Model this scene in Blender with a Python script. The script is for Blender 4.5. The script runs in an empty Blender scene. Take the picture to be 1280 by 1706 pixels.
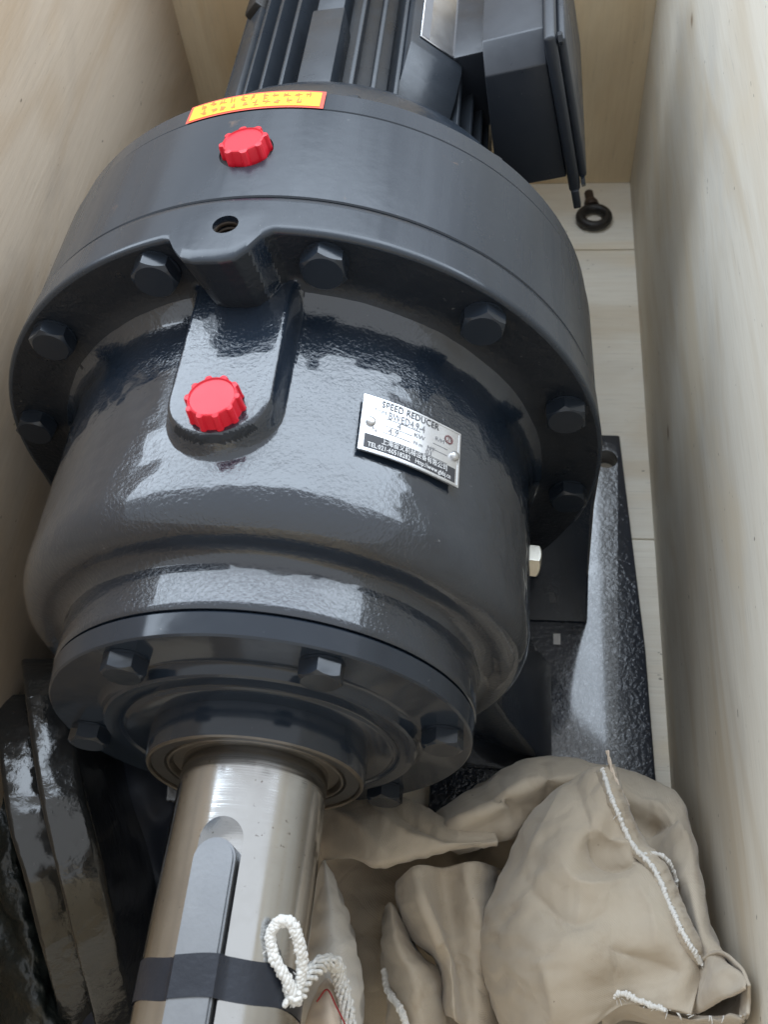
import bpy, bmesh, math, random
import numpy as np
from mathutils import Vector, Matrix, Quaternion, noise

# ------------------------------------------------------------------ frame
# Authored in units of the flange radius (0.2 m); x right, y along the machine
# axis towards the motor, z up, z = 0 on the axis, crate floor at z = -H.
U, H = 0.2, 1.2
D2R = math.radians
random.seed(7)
rng = np.random.RandomState(11)
scene = bpy.context.scene
col = scene.collection

# ------------------------------------------------------------------ camera
F_PX, CX, CY = 1640.86, 640.0, 853.0
RC = np.array([[0.9930608436880342, 0.022982248727302132, -0.11533419691074501],
               [0.0840807674840119, -0.8244339636856214, 0.5596776429882786],
               [-0.08222277830935663, -0.565491340132678, -0.8206454526542133]])
CAM = np.array([0.66315269, -2.02011127, 2.66627415])


def W(p):
    return Vector((p[0] * U, p[1] * U, (p[2] + H) * U))


def at(px, py, z):
    """point of the place seen at a photo pixel, at height z"""
    r = RC @ np.array([(px - CX) / F_PX, (py - CY) / F_PX, 1.0])
    t = (z - CAM[2]) / r[2]
    return CAM + t * r


def at_axis(px, py, ax, v):
    r = RC @ np.array([(px - CX) / F_PX, (py - CY) / F_PX, 1.0])
    t = (v - CAM[ax]) / r[ax]
    return CAM + t * r


cd = bpy.data.cameras.new('Camera')
cam = bpy.data.objects.new('Camera', cd)
col.objects.link(cam)
m = Matrix.Identity(4)
for i in range(3):
    m[i][0] = RC[i, 0]
    m[i][1] = -RC[i, 1]
    m[i][2] = -RC[i, 2]
m.translation = W(CAM)
cam.matrix_world = m
cd.sensor_fit = 'HORIZONTAL'
cd.sensor_width = 36.0
cd.lens = F_PX / 1280.0 * 36.0
cd.clip_start, cd.clip_end = 0.02, 100
cd.dof.use_dof = True
cd.dof.focus_distance = 0.60
cd.dof.aperture_fstop = 18.0
scene.camera = cam

# ------------------------------------------------------------------ light
# workshop shade: dim even ambient light and one broad bright opening high up beyond the motor end
world = bpy.data.worlds.new('World')
scene.world = world
world.use_nodes = True
bg = world.node_tree.nodes['Background']
bg.inputs['Color'].default_value = (0.93, 0.965, 1.0, 1)
bg.inputs['Strength'].default_value = 1.22
ld = bpy.data.lights.new('bright_opening', 'AREA')
ld.shape = 'RECTANGLE'
ld.size, ld.size_y = 5.0, 0.85
ld.color = (0.74, 0.86, 1.0)
ld.energy = 84.0
lo = bpy.data.objects.new('bright_opening', ld)
L_DIR = Vector((-0.06, 0.63, 0.77)).normalized()
lo.location = W((0, -.4, .6)) + L_DIR * 1.5
lo.rotation_euler = L_DIR.to_track_quat('Z', 'Y').to_euler()
col.objects.link(lo)
vs = scene.view_settings
vs.view_transform = 'Standard'
vs.look = 'None'
vs.gamma = 1.0
vs.exposure = -0.2
vs.use_curve_mapping = False


# ------------------------------------------------------------------ materials
class NT:
    def __init__(s, name):
        s.m = bpy.data.materials.new(name)
        s.m.use_nodes = True
        s.t = s.m.node_tree
        s.n, s.l = s.t.nodes, s.t.links
        s.b = s.n['Principled BSDF']
        s.tc = s.n.new('ShaderNodeTexCoord')

    def node(s, typ, **kw):
        nd = s.n.new(typ)
        for k, v in kw.items():
            if k.startswith('i_'):
                k = k[2:]
                k = int(k) if k.isdigit() else k.replace('_', ' ')
                nd.inputs[k].default_value = v
            else:
                setattr(nd, k, v)
        return nd

    def link(s, a, b):
        s.l.new(a, b)

    def mapping(s, scale=(1, 1, 1), rot=(0, 0, 0), loc=(0, 0, 0)):
        mp = s.node('ShaderNodeMapping')
        mp.inputs['Scale'].default_value = scale
        mp.inputs['Rotation'].default_value = rot
        mp.inputs['Location'].default_value = loc
        s.link(s.tc.outputs['Object'], mp.inputs['Vector'])
        return mp.outputs[0]

    def noise(s, scale, detail=3, rough=.55, vec=None, dist=0.0):
        nd = s.node('ShaderNodeTexNoise')
        nd.inputs['Scale'].default_value = scale
        nd.inputs['Detail'].default_value = detail
        nd.inputs['Roughness'].default_value = rough
        nd.inputs['Distortion'].default_value = dist
        s.link(vec if vec is not None else s.tc.outputs['Object'], nd.inputs['Vector'])
        return nd.outputs['Fac']

    def ramp(s, fac, stops):
        r = s.node('ShaderNodeValToRGB')
        e = r.color_ramp.elements
        while len(e) < len(stops):
            e.new(0.5)
        for el, (p, c) in zip(e, stops):
            el.position = p
            el.color = c if len(c) == 4 else (*c, 1)
        s.link(fac, r.inputs['Fac'])
        return r.outputs['Color']

    def rng(s, fac, a, b, c, d):
        r = s.node('ShaderNodeMapRange')
        for i, v in enumerate((a, b, c, d)):
            r.inputs[i + 1].default_value = v
        s.link(fac, r.inputs[0])
        return r.outputs[0]

    def mix(s, fac, a, b, mode='MIX'):
        mx = s.node('ShaderNodeMix', data_type='RGBA', blend_type=mode)
        if isinstance(fac, (int, float)):
            mx.inputs[0].default_value = fac
        else:
            s.link(fac, mx.inputs[0])
        for i, v in ((6, a), (7, b)):
            if isinstance(v, tuple):
                mx.inputs[i].default_value = v if len(v) == 4 else (*v, 1)
            else:
                s.link(v, mx.inputs[i])
        return mx.outputs[2]

    def bump(s, h, strength, dist, prev=None):
        b = s.node('ShaderNodeBump')
        b.inputs['Strength'].default_value = strength
        b.inputs['Distance'].default_value = dist
        s.link(h, b.inputs['Height'])
        if prev is not None:
            s.link(prev, b.inputs['Normal'])
        return b.outputs[0]

    def set(s, **kw):
        for k, v in kw.items():
            k = k.replace('_', ' ')
            if isinstance(v, (int, float)):
                s.b.inputs[k].default_value = v
            elif isinstance(v, tuple):
                s.b.inputs[k].default_value = v if len(v) == 4 else (*v, 1)
            else:
                s.link(v, s.b.inputs[k])
        return s


def mat_paint(name, c1, c2, rough, peb_scale, peb_str, peb_dist, wear=0.0, spec=.5, lump=.1, coat=.0, streak=False):
    t = NT(name)
    big = t.noise(9, 4)
    c = t.mix(big, c1, c2)
    sp = t.noise(260, 2, .7)
    c = t.mix(t.rng(sp, .72, .8, 0, .35), c, (.22, .22, .21))
    if wear:
        w_ = t.noise(38, 5, .7, dist=.6)
        c = t.mix(t.rng(w_, .66, .74, 0, wear), c, (.20, .12, .075))
    peb = t.noise(peb_scale, 3, .5, dist=.4)
    mask = t.rng(t.noise(11, 3, .6), .38, .66, .18, 1.0)
    mul = t.node('ShaderNodeMath', operation='MULTIPLY')
    t.link(peb, mul.inputs[0])
    t.link(mask, mul.inputs[1])
    peb = mul.outputs[0]
    lmp = t.noise(peb_scale * .16, 2)
    b1 = t.bump(lmp, lump, .004)
    b2 = t.bump(peb, peb_str, peb_dist, b1)
    rr = t.noise(1.0, 3, .6, t.mapping(scale=(38, 2.5, 38))) if streak else t.noise(45, 4)
    t.set(Base_Color=c, Roughness=t.rng(rr, .3, .75, rough * (.55 if streak else .75), rough * 1.45), Normal=b2)
    t.b.inputs['Specular IOR Level'].default_value = spec
    t.b.inputs['Coat Weight'].default_value = coat
    t.b.inputs['Coat Roughness'].default_value = rough * .6
    t.b.inputs['Coat IOR'].default_value = 1.6
    return t.m


def mat_plain(name, c, rough=.5, metal=0.0, nscale=60, var=.12, bump=.0, bdist=.001, spec=.5):
    t = NT(name)
    n = t.noise(nscale, 4, .6)
    lo = tuple(max(0, v * (1 - var)) for v in c)
    hi = tuple(min(1, v * (1 + var)) for v in c)
    t.set(Base_Color=t.mix(n, lo, hi), Roughness=t.rng(n, .25, .75, rough * .85, rough * 1.15))
    t.b.inputs['Metallic'].default_value = metal
    t.b.inputs['Specular IOR Level'].default_value = spec
    if bump:
        t.set(Normal=t.bump(t.noise(nscale * 5, 3), bump, bdist))
    return t.m


def mat_wood(name, axis, base=(.62, .545, .44), off=0.0, mott=.5):
    t = NT(name)

    def str_map(across, along, k=0.0):
        sc = [across] * 3
        sc[axis] = along
        return t.mapping(scale=tuple(sc), loc=(off + k, off * .7 + k, off * 1.3))
    fig = t.noise(1.0, 4, .55, str_map(11, 2.6), dist=1.3)
    fine = t.noise(1.0, 4, .7, str_map(260, 9, 3.0))
    pore = t.noise(1.0, 2, .6, str_map(520, 26, 7.0))
    blot = t.noise(1.0, 5, .62, str_map(7.5, 3.2, 5.0), dist=.6)
    d = tuple(a * b for a, b in zip(base, (.86, .80, .72)))
    l = tuple(min(1, a * b) for a, b in zip(base, (1.06, 1.07, 1.08)))
    c = t.ramp(fig, [(.32, d), (.5, base), (.70, l)])
    c = t.mix(t.rng(fine, .40, .72, 0, .30), c, tuple(a * b for a, b in zip(base, (.80, .74, .66))))
    c = t.mix(t.rng(pore, .62, .74, 0, .35), c, tuple(a * .6 for a in base))
    grey = tuple(a * b for a, b in zip(base, (.70, .71, .74)))
    c = t.mix(t.rng(blot, .50, .70, 0, mott), c, grey)
    warm = tuple(a * b for a, b in zip(base, (.98, .86, .68)))
    blot2 = t.noise(1.0, 4, .55, str_map(9, 4, 19.0), dist=.5)
    c = t.mix(t.rng(blot2, .54, .72, 0, .5), c, warm)
    # dark ovals of knots with a stretched halo
    vo = t.node('ShaderNodeTexVoronoi', feature='F1')
    t.link(str_map(9.0, 5.0, 2.0), vo.inputs['Vector'])
    vo.inputs['Scale'].default_value = 1.0
    c = t.mix(t.rng(vo.outputs['Distance'], .04, .22, .38, 0), c, tuple(a * b for a, b in zip(base, (.74, .62, .46))))
    c = t.mix(t.rng(vo.outputs['Distance'], .02, .05, .8, 0), c, (.20, .12, .065))
    # specks and scuffs
    spk = t.noise(1.0, 2, .5, str_map(190, 90, 1.0))
    c = t.mix(t.rng(spk, .73, .77, 0, .75), c, (.12, .095, .07))
    b = t.bump(fine, .35, .0008)
    t.set(Base_Color=c, Roughness=t.rng(fine, .2, .8, .55, .75), Normal=b)
    t.b.inputs['Specular IOR Level'].default_value = .3
    return t.m


M = {}
M['cast'] = mat_paint('cast_gloss_paint', (.010, .016, .026), (.015, .022, .034), .085, 470, .62, .0011, lump=.14, coat=.70)
M['cast_rough_shaded'] = mat_paint('cast_rough_shaded_paint', (.008, .0105, .015), (.011, .014, .019), .34, 420, .5, .0012, lump=.2, spec=.35)  # flange faces: rougher cast skin, with their shade darkened into the colour
M['ring'] = mat_paint('grey_semi_gloss_paint', (.019, .026, .037), (.026, .034, .046), .27, 700, .05, .0003, wear=.45, lump=.02, streak=True)
M['cover'] = mat_paint('cover_gloss_paint', (.014, .020, .030), (.018, .025, .036), .15, 300, .05, .0005, lump=.08, coat=.15, spec=.42)
M['bolt'] = mat_paint('bolt_paint', (.013, .018, .026), (.018, .023, .031), .17, 500, .06, .0003, wear=.15, lump=.05, spec=.45)
M['motor'] = mat_paint('motor_paint', (.026, .032, .041), (.036, .043, .053), .32, 500, .10, .0006, lump=.04)
M['box'] = mat_paint('terminal_box_paint', (.022, .027, .036), (.028, .033, .043), .34, 700, .08, .0004, lump=.02)
M['tar'] = mat_paint('thick_black_paint', (.010, .011, .012), (.018, .019, .019), .12, 200, .55, .0022, lump=.45, coat=.35)
M['foot'] = mat_paint('foot_paint', (.014, .019, .030), (.022, .028, .042), .13, 260, .9, .0020, lump=.12, coat=1.0)
M['red'] = mat_plain('red_plastic', (.66, .010, .028), .40, nscale=30, var=.05)
M['zinc'] = mat_plain('bright_zinc', (.72, .73, .74), .20, 1.0, 90, .1, .1, .0004)
M['zinc_dull'] = mat_plain('dull_zinc', (.62, .60, .54), .35, 1.0, 120, .2, .3, .0006)
M['dark'] = mat_plain('dark_gap', (.012, .012, .013), .7)
M['hole'] = mat_plain('oily_thread', (.05, .036, .026), .35, .4, 200, .5)
M['silver'] = mat_plain('brushed_aluminium', (.60, .60, .61), .36, 1.0, 40, .06)
M['rivet'] = mat_plain('aluminium_rivet', (.56, .56, .56), .4, 1.0)
M['ink'] = mat_plain('black_ink', (.03, .03, .035), .5)
M['ink_light'] = mat_plain('grey_ink', (.20, .20, .21), .5)
M['white_ink'] = mat_plain('white_print', (.82, .82, .82), .5)
M['maroon'] = mat_plain('dark_red_print', (.14, .045, .05), .5)
M['yellow'] = mat_plain('yellow_sticker', (.83, .52, .03), .4, nscale=80, var=.06)
M['orange_red'] = mat_plain('red_sticker_border', (.80, .09, .05), .4)
M['red_ink'] = mat_plain('red_print', (.58, .22, .04), .5)
M['iron'] = mat_plain('black_oxide_iron', (.018, .016, .015), .45, .0, 150, .4, .3, .001)
M['shield'] = mat_plain('grey_brown_seal', (.035, .033, .031), .4, .3, 60, .3, .1, .0006)
M['rust'] = mat_plain('rusty_iron', (.05, .032, .022), .6, .2, 150, .4, .3, .001)
M['tape'] = mat_plain('black_tape', (.016, .020, .030), .34, nscale=35, var=.3, bump=.35, bdist=.0012)
M['thread'] = mat_plain('white_cotton_thread', (.74, .725, .69), .9, nscale=300, var=.08, spec=.1)
M['red_thread'] = mat_plain('red_thread', (.38, .05, .05), .9, spec=.1)
M['wrap'] = mat_plain('black_wrapping', (.012, .015, .014), .34, nscale=60, var=.4, bump=.5, bdist=.002)
M['film'] = mat_plain('dark_plastic_film', (.026, .030, .042), .42, nscale=25, var=.3, bump=.1, bdist=.001, spec=.3)

t = NT('turned_steel')
v = t.mapping(scale=(6, 420, 6))
rings = t.noise(1.0, 3, .6, v)
smear = t.noise(22, 4, .6)
c = t.mix(t.rng(smear, .4, .75, 0, .6), (.57, .58, .59), (.38, .37, .36))
pits = t.noise(300, 2)
c = t.mix(t.rng(pits, .7, .76, 0, .6), c, (.12, .09, .07))
t.set(Base_Color=c, Metallic=1.0, Roughness=t.rng(smear, .3, .75, .10, .26),
      Normal=t.bump(rings, .28, .0004))
M['shaft'] = t.m

t = NT('ground_key_steel')
n1 = t.noise(420, 3, .7)
n2 = t.noise(60, 4)
c = t.mix(n2, (.22, .23, .245), (.30, .31, .325))
c = t.mix(t.rng(n1, .5, .8, 0, .4), c, (.22, .23, .25))
t.set(Base_Color=c, Metallic=1.0, Roughness=.42, Normal=t.bump(n1, .2, .0003))
M['key'] = t.m

t = NT('brass_seal_lip')
n2 = t.noise(90, 4)
t.set(Base_Color=t.mix(n2, (.19, .165, .135), (.10, .095, .09)), Metallic=.9, Roughness=.36,
      Normal=t.bump(t.noise(220, 3), .2, .0006))
M['lip'] = t.m


def mat_cloth(name, c1, c2, stain):
    t = NT(name)
    n = t.noise(16, 5, .6)
    c = t.mix(t.rng(n, .3, .7, 0, 1), c1, c2)
    st = t.noise(42, 4, .65, dist=.4)
    c = t.mix(t.rng(st, .58, .78, 0, .55), c, stain)
    sp = t.noise(190, 2)
    c = t.mix(t.rng(sp, .76, .8, 0, .7), c, (.12, .09, .07))
    w1 = t.node('ShaderNodeTexWave', wave_type='BANDS', bands_direction='DIAGONAL')
    w1.inputs['Scale'].default_value = 420
    w1.inputs['Distortion'].default_value = 1.5
    w1.inputs['Detail'].default_value = 1
    t.link(t.tc.outputs['Object'], w1.inputs['Vector'])
    b0 = t.bump(t.noise(60, 4, .6, dist=.5), .22, .0022)
    dn = t.node('ShaderNodeTexNoise')
    dn.inputs['Scale'].default_value = 14
    t.link(t.tc.outputs['Object'], dn.inputs['Vector'])
    mxv = t.node('ShaderNodeMixRGB', blend_type='LINEAR_LIGHT')
    mxv.inputs[0].default_value = .05
    t.link(t.tc.outputs['Object'], mxv.inputs[1])
    t.link(dn.outputs['Color'], mxv.inputs[2])
    vc = t.node('ShaderNodeTexVoronoi', feature='DISTANCE_TO_EDGE')
    vc.inputs['Scale'].default_value = 19
    t.link(mxv.outputs[0], vc.inputs['Vector'])
    b0 = t.bump(t.rng(vc.outputs['Distance'], 0, .12, 0, 1), .16, .003, b0)
    b1 = t.bump(w1.outputs['Fac'], .22, .0004, b0)
    t.set(Base_Color=c, Roughness=.92, Normal=b1)
    t.b.inputs['Specular IOR Level'].default_value = .15
    t.b.inputs['Sheen Weight'].default_value = .25
    t.b.inputs['Sheen Roughness'].default_value = .5
    return t.m


M['canvas'] = mat_cloth('beige_canvas', (.43, .36, .275), (.53, .465, .375), (.34, .26, .185))
M['white_canvas'] = mat_cloth('off_white_canvas', (.66, .635, .59), (.74, .715, .67), (.58, .53, .47))
M['tab'] = mat_cloth('cream_tab', (.66, .56, .46), (.72, .62, .52), (.6, .5, .4))
M['wood_y'] = mat_wood('plywood_grain_lengthwise', 1, (.68, .635, .55), 0.0)
M['wood_y2'] = mat_wood('plywood_grain_lengthwise_tan', 1, (.55, .45, .345), 4.3, .75)
M['wood_x'] = mat_wood('plywood_grain_crosswise', 2, (.86, .72, .51), 8.1)
M['floor'] = mat_wood('pale_floor_boards', 0, (.86, .81, .71), 2.2, .25)
M['ground'] = mat_plain('concrete_ground', (.28, .27, .26), .8, nscale=4)

# ------------------------------------------------------------------ helpers
ORG = {}


def empty(name, org, label, cat, group=None):
    o = bpy.data.objects.new(name, None)
    o.empty_display_size = .05
    col.objects.link(o)
    o.location = W(org)
    ORG[o] = np.array(org, float)
    o['label'] = label
    o['category'] = cat
    if group:
        o['group'] = group
    return o


def root_of(o):
    while o.parent is not None:
        o = o.parent
    return o


def finish(me, smooth):
    if smooth is not None:
        me.polygons.foreach_set('use_smooth', [True] * len(me.polygons))
        if smooth < 179:
            me.set_sharp_from_angle(angle=D2R(smooth))
    me.update()


def mk(name, verts, faces, mat, parent=None, smooth=35, org=(0, 0, -H), label=None, cat=None, kind=None):
    v = np.asarray(verts, float)
    if parent is not None:
        o_ = ORG[root_of(parent)]
    else:
        o_ = np.array(org, float)
    me = bpy.data.meshes.new(name)
    me.from_pydata(((v - o_) * U).tolist(), [], faces)
    bm = bmesh.new()
    bm.from_mesh(me)
    bmesh.ops.recalc_face_normals(bm, faces=bm.faces)
    bm.to_mesh(me)
    bm.free()
    finish(me, smooth)
    o = bpy.data.objects.new(name, me)
    o.data.materials.append(M[mat] if isinstance(mat, str) else mat)
    col.objects.link(o)
    if parent is not None:
        o.parent = parent
    else:
        o.location = W(o_)
        ORG[o] = o_
    if label:
        o['label'] = label
    if cat:
        o['category'] = cat
    if kind:
        o['kind'] = kind
    return o


def inst(name, me, loc, rot, parent):
    """object sharing a mesh (already in metres) at an authored place"""
    o = bpy.data.objects.new(name, me)
    col.objects.link(o)
    o.parent = parent
    o.matrix_local = Matrix.Translation(Vector((np.array(loc) - ORG[root_of(parent)]) * U)) @ rot.to_4x4()
    return o


def mesh_only(name, verts, faces, mat, smooth=35):
    me = bpy.data.meshes.new(name)
    me.from_pydata((np.asarray(verts, float) * U).tolist(), [], faces)
    bm = bmesh.new()
    bm.from_mesh(me)
    bmesh.ops.recalc_face_normals(bm, faces=bm.faces)
    bm.to_mesh(me)
    bm.free()
    finish(me, smooth)
    me.materials.append(M[mat])
    return me


def grid_faces(nr, nc, wrap=False):
    f = []
    for i in range(nr - 1):
        for j in range(nc if wrap else nc - 1):
            k = (j + 1) % nc
            f.append((i * nc + j, i * nc + k, (i + 1) * nc + k, (i + 1) * nc + j))
    return f


def lathe(profile, seg=160, fn=None):
    """profile of (s, r); theta 0 = up, positive towards +x"""
    th = np.linspace(0, 2 * np.pi, seg, endpoint=False)
    V = []
    for i, (s, r) in enumerate(profile):
        S = np.full(seg, s)
        Rr = np.full(seg, r)
        if fn:
            S, Rr = fn(i, th, S, Rr)
        V.append(np.stack([Rr * np.sin(th), S, Rr * np.cos(th)], 1))
    return np.concatenate(V), grid_faces(len(profile), seg, True)


def chamfered(pts, c):
    """insert a small chamfer at every corner of an open (s, r) polyline"""
    P = [np.array(p, float) for p in pts]
    out = [P[0]]
    for a, b, d in zip(P[:-2], P[1:-1], P[2:]):
        for q in (a, d):
            L = np.linalg.norm(q - b)
            out.append(b + (q - b) / L * min(c, L * .45))
    out.append(P[-1])
    return [tuple(p) for p in out]


def bevel_mesh(verts, faces, w, seg=2):
    bm = bmesh.new()
    vs_ = [bm.verts.new(v) for v in verts]
    for f in faces:
        bm.faces.new([vs_[i] for i in f])
    bmesh.ops.recalc_face_normals(bm, faces=bm.faces)
    if w:
        bmesh.ops.bevel(bm, geom=list(bm.edges), offset=w, segments=seg, profile=.5, affect='EDGES',
                        clamp_overlap=True)
    bm.verts.index_update()
    V = [tuple(v.co) for v in bm.verts]
    Fc = [tuple(v.index for v in f.verts) for f in bm.faces]
    bm.free()
    return V, Fc


BOXF = [(0, 1, 3, 2), (4, 6, 7, 5), (0, 4, 5, 1), (2, 3, 7, 6), (0, 2, 6, 4), (1, 5, 7, 3)]


def box(x0, x1, y0, y1, z0, z1, w=.006, seg=2):
    V = [(x, y, z) for x in (x0, x1) for y in (y0, y1) for z in (z0, z1)]
    return bevel_mesh(V, BOXF, w, seg)


def prism(poly, a0, a1, axis, w=.006, seg=2):
    """polygon in the two other axes, extruded along axis"""
    n = len(poly)
    V = []
    for a in (a0, a1):
        for p in poly:
            q = list(p)
            q.insert(axis, a)
            V.append(tuple(q))
    Fc = [tuple(range(n)), tuple(range(2 * n - 1, n - 1, -1))]
    for i in range(n):
        j = (i + 1) % n
        Fc.append((i, j, n + j, n + i))
    return bevel_mesh(V, Fc, w, seg)


def merge(*parts):
    V, Fc = [], []
    for v, f in parts:
        b = len(V)
        V += [tuple(p) for p in v]
        Fc += [tuple(i + b for i in q) for q in f]
    return V, Fc


def tube(path, rad, seg=8, closed=False):
    P = np.asarray(path, float)
    n = len(P)
    T = np.roll(P, -1, 0) - np.roll(P, 1, 0)
    if not closed:
        T[0], T[-1] = P[1] - P[0], P[-1] - P[-2]
    T /= np.linalg.norm(T, axis=1)[:, None] + 1e-12
    rad = np.full(n, rad) if np.isscalar(rad) else np.asarray(rad)
    ref = np.array([0, 0, 1.0]) if abs(T[0][2]) < .9 else np.array([1.0, 0, 0])
    nrm = np.cross(T[0], ref)
    V = []
    for i in range(n):
        nrm = nrm - T[i] * (nrm @ T[i])
        nrm /= np.linalg.norm(nrm) + 1e-12
        b = np.cross(T[i], nrm)
        for k in range(seg):
            a = 2 * np.pi * k / seg
            V.append(P[i] + rad[i] * (np.cos(a) * nrm + np.sin(a) * b))
    Fc = grid_faces(n, seg, True)
    if closed:
        Fc += [((n - 1) * seg + k, (n - 1) * seg + (k + 1) % seg, (k + 1) % seg, k) for k in range(seg)]
    else:
        Fc += [tuple(range(seg)), tuple(range(n * seg - 1, (n - 1) * seg - 1, -1))]
    return V, Fc


def catmull(P, n):
    """resample a polyline (k, d) to n points by Catmull-Rom"""
    P = np.asarray(P, float)
    k = len(P)
    E = np.vstack([2 * P[0] - P[1], P, 2 * P[-1] - P[-2]])
    out = []
    for t_ in np.linspace(0, k - 1, n):
        i = min(int(t_), k - 2)
        u = t_ - i
        p0, p1, p2, p3 = E[i], E[i + 1], E[i + 2], E[i + 3]
        out.append(.5 * (2 * p1 + (p2 - p0) * u + (2 * p0 - 5 * p1 + 4 * p2 - p3) * u * u
                         + (3 * p1 - p0 - 3 * p2 + p3) * u ** 3))
    return np.array(out)


def boolean_cut(o, cutter_v, cutter_f):
    me = bpy.data.meshes.new('cut')
    org = ORG[root_of(o)]
    me.from_pydata(((np.asarray(cutter_v) - org) * U).tolist(), [], cutter_f)
    bm = bmesh.new()
    bm.from_mesh(me)
    bmesh.ops.recalc_face_normals(bm, faces=bm.faces)
    bm.to_mesh(me)
    bm.free()
    co = bpy.data.objects.new('cut', me)
    col.objects.link(co)
    co.matrix_world = Matrix.Translation(W(org))
    bpy.context.view_layer.update()
    md = o.modifiers.new('b', 'BOOLEAN')
    md.operation = 'DIFFERENCE'
    md.solver = 'EXACT'
    md.object = co
    dg = bpy.context.evaluated_depsgraph_get()
    ev = o.evaluated_get(dg)
    nm = bpy.data.meshes.new_from_object(ev)
    o.modifiers.clear()
    old = o.data
    o.data = nm
    nm.name = old.name
    bpy.data.meshes.remove(old)
    bpy.data.objects.remove(co)
    bpy.data.meshes.remove(me)


def sstep(x, a, b):
    u = np.clip((x - a) / (b - a), 0, 1)
    return u * u * (3 - 2 * u)


def radial(theta_deg, r, s):
    a = D2R(theta_deg)
    return np.array([r * math.sin(a), s, r * math.cos(a)])


# ------------------------------------------------------------------ setting
GZ = -H - .12
g = mk('ground', [(-40, -40, GZ), (40, -40, GZ), (40, 40, GZ), (-40, 40, GZ)], [(0, 1, 2, 3)], 'ground',
       None, None, (0, 0, GZ), kind='structure')

crate = empty('wooden_crate', (0, .2, GZ), 'open pale plywood crate holding the grey gear motor', 'crate')
XL, XR, YB, YF, ZT = -1.12, 1.385, 3.05, -4.2, 1.22
seams = [YB + .1, 2.46, .50, -1.1, -2.7, YF - .1]
for a, b in zip(seams[:-1], seams[1:]):
    V, Fc = box(XL - .1, XR + .1, b + .004, a - .004, -H - .118, -H, .004)
    mk('floor_board', V, Fc, 'floor', crate)
V, Fc = box(XR, XR + .09, YF, YB, -H + .002, ZT, .004)
V = [(x + (1.5 - y) * -.012, y, z) for x, y, z in V]
mk('side_panel', V, Fc, 'wood_y', crate)
V, Fc = box(XL - .09, XL, YF, YB, -H + .002, ZT, .004)
mk('side_panel', V, Fc, 'wood_y2', crate)
V, Fc = box(XL - .09, XR + .11, YB + .003, YB + .093, -H + .002, ZT, .004)
mk('end_panel', V, Fc, 'wood_x', crate)
V, Fc = box(XL - .09, XR + .11, YF - .093, YF - .003, -H + .002, ZT, .004)
mk('end_panel', V, Fc, 'wood_x', crate)
# batten along the foot of the front panel's right corner, upright in the corner
V, Fc = box(XR - .13, XR - .034, YF + .02, -1.42, -H + .004, ZT - .1, .006)
V = [(x + .10, y, z) for x, y, z in V]

# ------------------------------------------------------------------ the gear motor
gm = empty('gear_motor', (0, .3, -H), 'grey painted cycloidal gear reducer with motor and bare steel output shaft',
           'gear motor')

# --- housing: flange, barrel, lug and filler pad in one casting
prof, wl_ = [], []


def add(s, r, w_):
    prof.append((s, r))
    wl_.append(w_)


add(.141, .80, 0)
add(.141, .986, 0)
add(.136, .992, 0)
for k in range(1, 9):
    add(.136 - .128 * k / 9, .992 + .008 * k / 9, 0 if k < 5 else (k - 4) / 5)
add(.006, .9995, 1)
add(.0, .994, 1)
for r in np.linspace(.985, .86, 12):
    add(0, r, 1)
for k in range(1, 11):
    a = math.pi / 2 * k / 10
    add(-.095 * (1 - math.cos(a)), .86 - .095 * math.sin(a), 1 - (k / 10) ** 1.5)
for s in np.linspace(-.105, -.635, 120):
    add(s, .765, 0)
for k in range(1, 17):
    a = math.pi / 2 * k / 16 * .95
    add(-.635 - .120 * math.sin(a), .765 - .095 * (1 - math.cos(a)) ** 1.1, 0)
for k in range(1, 11):
    u = math.pi / 2 * k / 10
    add(-.753 - .034 * (1 - math.cos(u)), .672 - .058 * math.sin(u), 0)
for s in np.linspace(-.800, -.905, 9):
    add(s, .614, 0)
add(-.911, .609, 0)
add(-.911, .30, 0)
LUG_T = np.radians([-60, -14.2, -13, -11.6, -10, -8, -4, -1.7, .2, 2.0, 3.4, 60])
LUG_D = [0, 0, .008, .055, .092, .108, .114, .106, .07, .018, 0, 0]
PC = D2R(-3.2)


def housing_fn(i, th, S, Rr):
    t_ = (th + np.pi) % (2 * np.pi) - np.pi
    s0, r0 = S[0], Rr[0]
    if wl_[i] > 0:
        tt = t_ - np.radians(2.4) * np.clip((1 - r0) / .2, 0, 1)
        S = S - np.interp(tt, LUG_T, LUG_D) * wl_[i]
    if -.70 < s0 < -.002 and r0 < .9:
        h0 = .822
        u = .80 * np.sin(t_ - PC)
        rp = h0 / np.cos(np.clip(t_ - PC, -1, 1))
        hw, send = .133, -.548
        sc_ = send + hw
        d = np.where(S > sc_, np.abs(u) - hw, np.sqrt(u ** 2 + (S - sc_) ** 2) - hw)
        mm = 1 - sstep(d, -.010, .034)
        mm = np.where(np.abs(t_ - PC) < .6, mm, 0)
        base = np.maximum(Rr, 0)
        Rr = base + (np.maximum(rp, base) - base) * mm
    return S, Rr


V, Fc = lathe(prof, 1100, housing_fn)
# uneven casting skin
for k in range(len(V)):
    x, y, z = V[k]
    r = math.hypot(x, z)
    if r < .97 and -.8 < y < .05:
        n_ = noise.noise((x * 9, y * 9, z * 9)) * .0022 + noise.noise((x * 24, y * 24, z * 24)) * .0009
        V[k] = (x * (1 + n_ / r), y + n_ * .6, z * (1 + n_ / r))
housing = mk('gear_housing', V, Fc, 'cast', gm, 50)
n_h = len(Fc)
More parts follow.
